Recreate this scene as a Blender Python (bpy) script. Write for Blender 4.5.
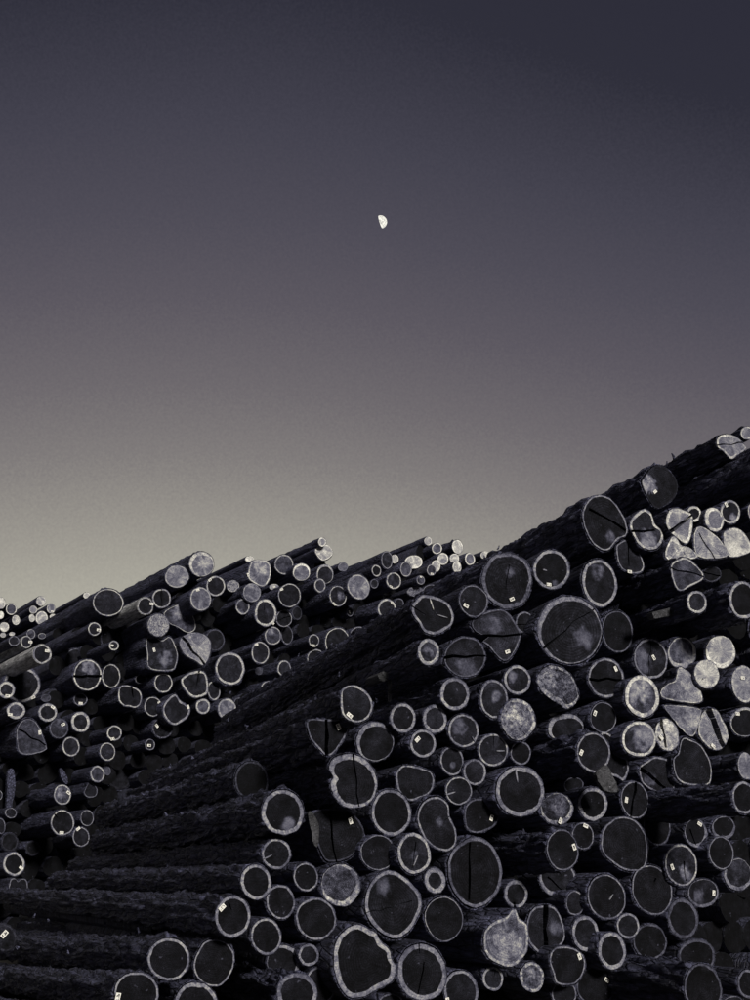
import bpy, bmesh, math, random
from mathutils import Vector, Matrix, noise
R = math.radians
random.seed(7)
for o in list(bpy.data.objects): bpy.data.objects.remove(o)
S = bpy.context.scene
C = S.collection

# ------------------------------------------------------------------ camera
FPX, PITCH, EYE = 1100.0, R(19.3), Vector((0, 0, 1.6))
cd = bpy.data.cameras.new('camera'); cd.sensor_fit = 'HORIZONTAL'; cd.sensor_width = 36
cd.lens = 36 * FPX / 750; cd.clip_start = .05; cd.clip_end = 20000
cam = bpy.data.objects.new('camera', cd); C.objects.link(cam)
cam.location = EYE; cam.rotation_euler = (R(90) + PITCH, 0, 0); S.camera = cam
RIGHT = Vector((1, 0, 0)); UP = Vector((0, -math.sin(PITCH), math.cos(PITCH))); FWD = Vector((0, math.cos(PITCH), math.sin(PITCH)))
def ray(x, y): return FWD + RIGHT * ((x - 375) / FPX) + UP * ((500 - y) / FPX)

# ------------------------------------------------------------------ sky, sun, exposure
SUN_AZ, SUN_EL = R(152), R(20)
SKY_STRENGTH = 1.0
SUN_STRENGTH = 3.5
w = bpy.data.worlds.new('World'); S.world = w; w.use_nodes = True
nt = w.node_tree; N = nt.nodes; K = nt.links; N.clear()
tc = N.new('ShaderNodeTexCoord'); nrm = N.new('ShaderNodeVectorMath'); nrm.operation = 'NORMALIZE'
K.new(tc.outputs['Generated'], nrm.inputs[0])
sx = N.new('ShaderNodeSeparateXYZ'); K.new(nrm.outputs[0], sx.inputs[0])
def wm(op, x, y=None, z=None):
    q = N.new('ShaderNodeMath'); q.operation = op
    for s_, v in zip(q.inputs, (x, y, z)):
        if v is None: continue
        if hasattr(v, 'links'): K.new(v, s_)
        else: s_.default_value = v
    return q
# the glow is strongest in one direction and fades round the horizon
GLOW_AZ = R(-8)
gd = wm('MULTIPLY_ADD', sx.outputs['X'], math.sin(GLOW_AZ), wm('MULTIPLY', sx.outputs['Y'], math.cos(GLOW_AZ)).outputs[0])
hz = wm('SQRT', wm('MAXIMUM', wm('SUBTRACT', 1.0, wm('MULTIPLY', sx.outputs['Z'], sx.outputs['Z']).outputs[0]).outputs[0], .0001).outputs[0])
tt = wm('SUBTRACT', 1.0, wm('DIVIDE', gd.outputs[0], hz.outputs[0]).outputs[0])
m1 = wm('MULTIPLY_ADD', wm('DIVIDE', tt.outputs[0], wm('ADD', tt.outputs[0], .44).outputs[0]).outputs[0], .42, sx.outputs['Z'])
tn = N.new('ShaderNodeTexNoise'); tn.inputs['Scale'].default_value = 420; tn.inputs['Detail'].default_value = 3
K.new(nrm.outputs[0], tn.inputs['Vector'])
m2 = N.new('ShaderNodeMath'); m2.operation = 'MULTIPLY_ADD'; m2.inputs[1].default_value = .05
K.new(tn.outputs[0], m2.inputs[0]); K.new(m1.outputs[0], m2.inputs[2])
m3 = N.new('ShaderNodeMath'); m3.operation = 'SUBTRACT'; m3.inputs[1].default_value = .025; K.new(m2.outputs[0], m3.inputs[0])
cr = N.new('ShaderNodeValToRGB'); K.new(m3.outputs[0], cr.inputs[0])
STOPS = [(0.0, (.45, .44, .37)), (.245, (.41, .394, .338)), (.315, (.298, .281, .256)), (.365, (.217, .201, .199)), (.42, (.158, .144, .156)),
         (.49, (.108, .098, .119)), (.55, (.079, .074, .097)), (.615, (.057, .055, .077)), (.70, (.029, .029, .044)), (1.0, (.017, .017, .031))]
el = cr.color_ramp.elements
while len(el) < len(STOPS): el.new(.5)
for e, (p, c) in zip(el, STOPS): e.position = p; e.color = (*c, 1)
bg = N.new('ShaderNodeBackground'); bg.inputs[1].default_value = SKY_STRENGTH
K.new(cr.outputs[0], bg.inputs[0]); wo = N.new('ShaderNodeOutputWorld'); K.new(bg.outputs[0], wo.inputs[0])
sl = bpy.data.lights.new('sun', 'SUN'); sl.energy = SUN_STRENGTH; sl.angle = R(10); sl.color = (1, .96, .90)
so = bpy.data.objects.new('sun', sl); C.objects.link(so)
sv = Vector((math.sin(SUN_AZ) * math.cos(SUN_EL), math.cos(SUN_AZ) * math.cos(SUN_EL), math.sin(SUN_EL)))
so.rotation_euler = (-sv).to_track_quat('-Z', 'Y').to_euler()
S.view_settings.view_transform = 'Standard'; S.view_settings.look = 'None'
S.view_settings.exposure = 0; S.view_settings.gamma = 1

# ------------------------------------------------------------------ materials
def mat(name, rough=.9, spec=.15):
    m = bpy.data.materials.new(name); m.use_nodes = True
    t = m.node_tree; b = t.nodes['Principled BSDF']
    b.inputs['Roughness'].default_value = rough; b.inputs['Specular IOR Level'].default_value = spec
    return m, t, b
class G:                                     # little node-graph helper
    def __init__(s, t): s.t = t
    def n(s, typ, **kw):
        q = s.t.nodes.new('ShaderNode' + typ)
        for k, v in kw.items(): setattr(q, k, v)
        return q
    def put(s, sock, v):
        if hasattr(v, 'links'): s.t.links.new(v, sock)
        elif v is not None: sock.default_value = v
    def math(s, op, a, b=None, c=None, clamp=False):
        q = s.n('Math', operation=op, use_clamp=clamp)
        for i, v in enumerate((a, b, c)):
            if v is not None: s.put(q.inputs[i], v)
        return q.outputs[0]
    def noise(s, vec, scale, detail=4, rough=.6, dist=0):
        q = s.n('TexNoise'); s.put(q.inputs['Vector'], vec); q.inputs['Scale'].default_value = scale
        q.inputs['Detail'].default_value = detail; q.inputs['Roughness'].default_value = rough; q.inputs['Distortion'].default_value = dist
        return q.outputs[0]
    def rng(s, v, a, b, c, d):
        q = s.n('MapRange'); s.put(q.inputs[0], v)
        for i, x in enumerate((a, b, c, d)): s.put(q.inputs[i + 1], x)
        return q.outputs[0]
    def mix(s, f, a, b, mode='MIX'):
        q = s.n('Mix', data_type='RGBA', blend_type=mode); s.put(q.inputs[0], f); s.put(q.inputs[6], a); s.put(q.inputs[7], b)
        return q.outputs[2]
    def mapping(s, vec, sc):
        q = s.n('Mapping'); s.put(q.inputs[0], vec); q.inputs['Scale'].default_value = sc; return q.outputs[0]

def local_vec(g):                            # object coordinates, shifted by a per-log seed
    t = g.n('TexCoord'); oi = g.n('ObjectInfo')
    a = g.n('VectorMath', operation='ADD'); g.put(a.inputs[0], t.outputs['Object'])
    c = g.n('CombineXYZ'); r = g.math('MULTIPLY', oi.outputs['Random'], 37.0)
    for i in range(3): g.put(c.inputs[i], r)
    g.put(a.inputs[1], c.outputs[0])
    return t.outputs['Object'], a.outputs[0], oi
def tone(g, v, tint):                        # scalar albedo -> tinted colour
    q = g.n('VectorMath', operation='SCALE'); q.inputs[0].default_value = tint; g.put(q.inputs['Scale'], v); return q.outputs[0]

def make_wood(name, which):
    m, t, b = mat(name, .85, .12); g = G(t)
    ob, sh, oi = local_vec(g)
    sc = g.n('SeparateColor'); g.put(sc.inputs[0], oi.outputs['Color'])
    base = sc.outputs[0 if which == 'heart' else 1]
    at = g.n('Attribute', attribute_name='rad'); rad = at.outputs['Fac']
    wob = g.noise(sh, 9, 3)
    rr = g.math('MULTIPLY_ADD', wob, .12, rad)
    ringw = g.math('SINE', g.math('MULTIPLY', rr, 80.0))
    blot = g.noise(sh, 7, 5, .65); fine = g.noise(sh, 70, 4, .7)
    saw = g.noise(g.mapping(sh, (14, 130, 10)), 1, 3, .6)
    dn = g.n('VectorMath', operation='NORMALIZE'); g.put(dn.inputs[0], ob)
    sp = g.n('VectorMath', operation='ADD'); g.put(sp.inputs[0], g.mapping(dn.outputs[0], (7, 7, 0))); cs = g.n('CombineXYZ'); g.put(cs.inputs[2], g.math('MULTIPLY_ADD', oi.outputs['Random'], 51.0, g.math('MULTIPLY', rad, 1.2))); g.put(sp.inputs[1], cs.outputs[0])
    radial = g.noise(sp.outputs[0], 1.0, 4, .75)
    if which == 'heart':
        pa = g.n('Attribute', attribute_name='pale')
        bl_ = g.math('MULTIPLY_ADD', g.math('SUBTRACT', g.rng(blot, .3, .72, .25, 1.7), 1.0), g.rng(base, .05, .2, 1.0, .45), 1.0)
        v = g.math('MULTIPLY', base, bl_)
        v = g.math('MULTIPLY', v, g.rng(g.noise(sh, 2.6, 2, .5, 1.5), .5, .66, 1.0, 1.9))
        v = g.math('MULTIPLY', v, g.rng(radial, .36, .5, .55, 1.0))
        v = g.math('MULTIPLY', v, g.rng(radial, .58, .7, 1.0, 1.9))
        v = g.math('MULTIPLY', v, g.rng(ringw, -1, 1, .66, 1.3))
        v = g.math('MULTIPLY', v, g.rng(saw, .3, .7, .72, 1.25))
        fn_ = g.math('MULTIPLY_ADD', g.math('SUBTRACT', g.rng(fine, .32, .68, .45, 1.5), 1.0), g.rng(base, .05, .2, 1.0, .5), 1.0)
        v = g.math('MULTIPLY', v, fn_)
        pv = g.math('MULTIPLY', pa.outputs['Fac'], g.rng(blot, .35, .62, .1, 1.0))
        pv = g.math('MULTIPLY', pv, g.rng(fine, .3, .7, .5, 1.2))
        v = g.math('ADD', v, pv)
        flecks = g.rng(g.noise(sh, 24, 2, .5), .70, .78, 0, .12)
        v = g.math('ADD', v, g.math('MULTIPLY', flecks, fine))
        tint = (.88, .89, 1.14)
    else:
        big = g.noise(sh, 4.5, 3, .6)
        v = g.math('MULTIPLY', base, g.rng(big, .34, .6, .5, 1.25))
        v = g.math('MULTIPLY', v, g.rng(radial, .34, .46, .5, 1.0))
        v = g.math('MULTIPLY', v, g.rng(rad, .955, 1.0, 1.1, .6))
        v = g.math('MULTIPLY', v, g.rng(fine, .32, .68, .5, 1.4))
        v = g.math('MULTIPLY', v, g.rng(g.noise(sh, 30, 3, .6), .35, .6, .6, 1.15))
        v = g.math('MULTIPLY', v, g.rng(ringw, -1, 1, .88, 1.08))
        tint = (.96, .96, 1.05)
    torn = sc.outputs[2]
    crumb = g.rng(g.noise(sh, 26, 5, .75), .36, .64, .08, 1.9)
    v = g.math('MULTIPLY', v, g.math('MULTIPLY_ADD', torn, g.math('SUBTRACT', crumb, 1.0), 1.0))
    cool = g.n('CombineColor'); cool.inputs[0].default_value, cool.inputs[1].default_value, cool.inputs[2].default_value = (.85, .86, 1.22)
    warm = g.n('CombineColor'); warm.inputs[0].default_value, warm.inputs[1].default_value, warm.inputs[2].default_value = (1.02, 1.0, .92)
    tn_ = g.mix(g.rng(v, .06, .42, 0, 1), cool.outputs[0], warm.outputs[0])
    q_ = g.n('VectorMath', operation='SCALE'); g.put(q_.inputs[0], tn_); g.put(q_.inputs['Scale'], v)
    g.put(b.inputs['Base Color'], q_.outputs[0])
    bp = g.n('Bump'); bp.inputs['Strength'].default_value = .6; bp.inputs['Distance'].default_value = .006
    g.put(bp.inputs['Height'], g.math('ADD', g.math('ADD', saw, fine), g.math('MULTIPLY', ringw, .12))); g.put(b.inputs['Normal'], bp.outputs[0])
    return m
M_HEART = make_wood('heartwood', 'heart'); M_SAP = make_wood('sapwood', 'sap')

def make_bark(name, k=1.0, plates=1.0, tint=(.80, .82, 1.36)):
    m, t, b = mat(name, .7, .4); g = G(t)
    ob, sh, oi = local_vec(g)
    lo = g.mapping(sh, (1, 1, .16))
    fur = g.noise(lo, 22, 5, .65, .6); plate = g.noise(lo, 9, 3, .6, .4); fine = g.noise(sh, 60, 4, .75); big = g.noise(sh, 1.3, 3)
    vo = g.n('TexVoronoi', feature='DISTANCE_TO_EDGE'); g.put(vo.inputs['Vector'], g.mapping(sh, (1, 1, .3))); vo.inputs['Scale'].default_value = 16
    v = g.rng(fur, .32, .68, .012 * k, .085 * k)
    v = g.math('MULTIPLY', v, g.rng(big, .35, .65, .65, 1.35))
    v = g.math('MULTIPLY', v, g.rng(vo.outputs['Distance'], 0, .12, 1 - .5 * plates, 1.1))
    fl = g.math('MULTIPLY', g.rng(fine, .6, .7, 0, 1), g.rng(plate, .44, .6, 0, .42))
    v = g.math('ADD', v, fl)
    g.put(b.inputs['Base Color'], tone(g, v, tint))
    h = g.math('ADD', g.math('MULTIPLY', fur, 1.0), g.math('MULTIPLY', g.rng(vo.outputs['Distance'], 0, .15, 0, 1), .7 * plates))
    h = g.math('ADD', h, g.math('MULTIPLY', fine, .35))
    bp = g.n('Bump'); bp.inputs['Strength'].default_value = 1.0; bp.inputs['Distance'].default_value = .05
    g.put(bp.inputs['Height'], h); g.put(b.inputs['Normal'], bp.outputs[0])
    return m
M_BARK = make_bark('bark', 1.75, .8); M_OLDBARK = make_bark('weathered_bark', 1.5, .0, (.95, .95, 1.05)); M_PALEBARK = make_bark('peeled_bark', 11.0, 0.2, (.98, .98, .98))

def make_tag():
    m, t, b = mat('tag_paper', .5, .4); g = G(t)
    ob, sh, oi = local_vec(g)
    s = g.n('SeparateXYZ'); g.put(s.inputs[0], ob)
    bars = g.math('GREATER_THAN', g.noise(g.mapping(sh, (120, 60, 1)), 1, 1, .5), .5)
    bx = g.math('LESS_THAN', g.math('ABSOLUTE', s.outputs[0]), .021); by = g.math('LESS_THAN', g.math('ABSOLUTE', s.outputs[1]), .009)
    ink = g.math('MULTIPLY', g.math('MULTIPLY', bars, bx), by)
    g.put(b.inputs['Base Color'], g.mix(ink, (.82, .80, .72, 1), (.03, .03, .035, 1)))
    return m
M_TAG = make_tag()
def make_dirt():
    m, t, b = mat('dirt', .95, .1); g = G(t); tcx = g.n('TexCoord').outputs['Object']
    v = g.math('MULTIPLY', g.rng(g.noise(tcx, .6, 6, .65), .3, .7, .03, .08), g.rng(g.noise(tcx, 14, 4, .7), .3, .7, .6, 1.3))
    g.put(b.inputs['Base Color'], tone(g, v, (1, .93, .85)))
    bp = g.n('Bump'); bp.inputs['Distance'].default_value = .05; g.put(bp.inputs['Height'], g.noise(tcx, 8, 6, .7)); g.put(b.inputs['Normal'], bp.outputs[0])
    return m
def make_moon():
    m, t, b = mat('moonlight', 1, 0); g = G(t); tcx = g.n('TexCoord').outputs['Object']
    c = g.mix(g.rng(g.noise(tcx, .11, 3, .5), .46, .60, 0, 1), (.85, .83, .74, 1), (.40, .39, .36, 1))
    b.inputs['Base Color'].default_value = (0, 0, 0, 1); g.put(b.inputs['Emission Color'], c); b.inputs['Emission Strength'].default_value = 1.25
    return m

# ------------------------------------------------------------------ helpers
def link(name, me, m=None, parent=None):
    o = bpy.data.objects.new(name, me); C.objects.link(o)
    if m is not None: me.materials.append(m)
    if parent is not None: o.parent = parent
    return o
def tag(o, label=None, cat=None, group=None, kind=None):
    for k, v in (('label', label), ('category', cat), ('group', group), ('kind', kind)):
        if v: o[k] = v
def shade(me):
    me.polygons.foreach_set('use_smooth', [True] * len(me.polygons))

# ------------------------------------------------------------------ ground
bm = bmesh.new(); bmesh.ops.create_grid(bm, x_segments=8, y_segments=8, size=3000)
gm = bpy.data.meshes.new('ground'); bm.to_mesh(gm); bm.free()
g0 = link('ground', gm, make_dirt()); tag(g0, kind='structure', label='dark bare dirt ground of the log yard')

# ------------------------------------------------------------------ the moon: the sunlit half of the disc
MD = 9000.0
rm = ray(380.5, 221.8); rm_n = rm.normalized(); rad_m = 6.5 / FPX * MD / rm.length * 1.0
bm = bmesh.new(); n_seg, n_lat = 24, 10
# lit cap: longitude from the terminator (slightly tilted) round to the bright limb
grid = []
for i in range(n_lat * 2 + 1):
    lat = -math.pi / 2 + math.pi * i / (n_lat * 2)
    row = []
    for j in range(n_seg + 1):
        lon = R(-9) + (R(90) + R(9)) * j / n_seg
        row.append(bm.verts.new((math.cos(lat) * math.sin(lon), math.sin(lat), math.cos(lat) * math.cos(lon))))
    grid.append(row)
for i in range(n_lat * 2):
    for j in range(n_seg):
        try: bm.faces.new((grid[i][j], grid[i][j + 1], grid[i + 1][j + 1], grid[i + 1][j]))
        except ValueError: pass
bmesh.ops.scale(bm, vec=(rad_m,) * 3, verts=bm.verts)
bmesh.ops.rotate(bm, cent=(0, 0, 0), matrix=Matrix.Rotation(R(17), 3, 'Z'), verts=bm.verts)
mm = bpy.data.meshes.new('moon'); bm.to_mesh(mm); bm.free(); shade(mm)
mo = link('moon', mm, make_moon()); mo.location = EYE + rm_n * MD
mo.rotation_euler = (-rm_n).to_track_quat('Z', 'Y').to_euler(); tag(mo, 'pale half moon high in the dusk sky', 'moon')

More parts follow.
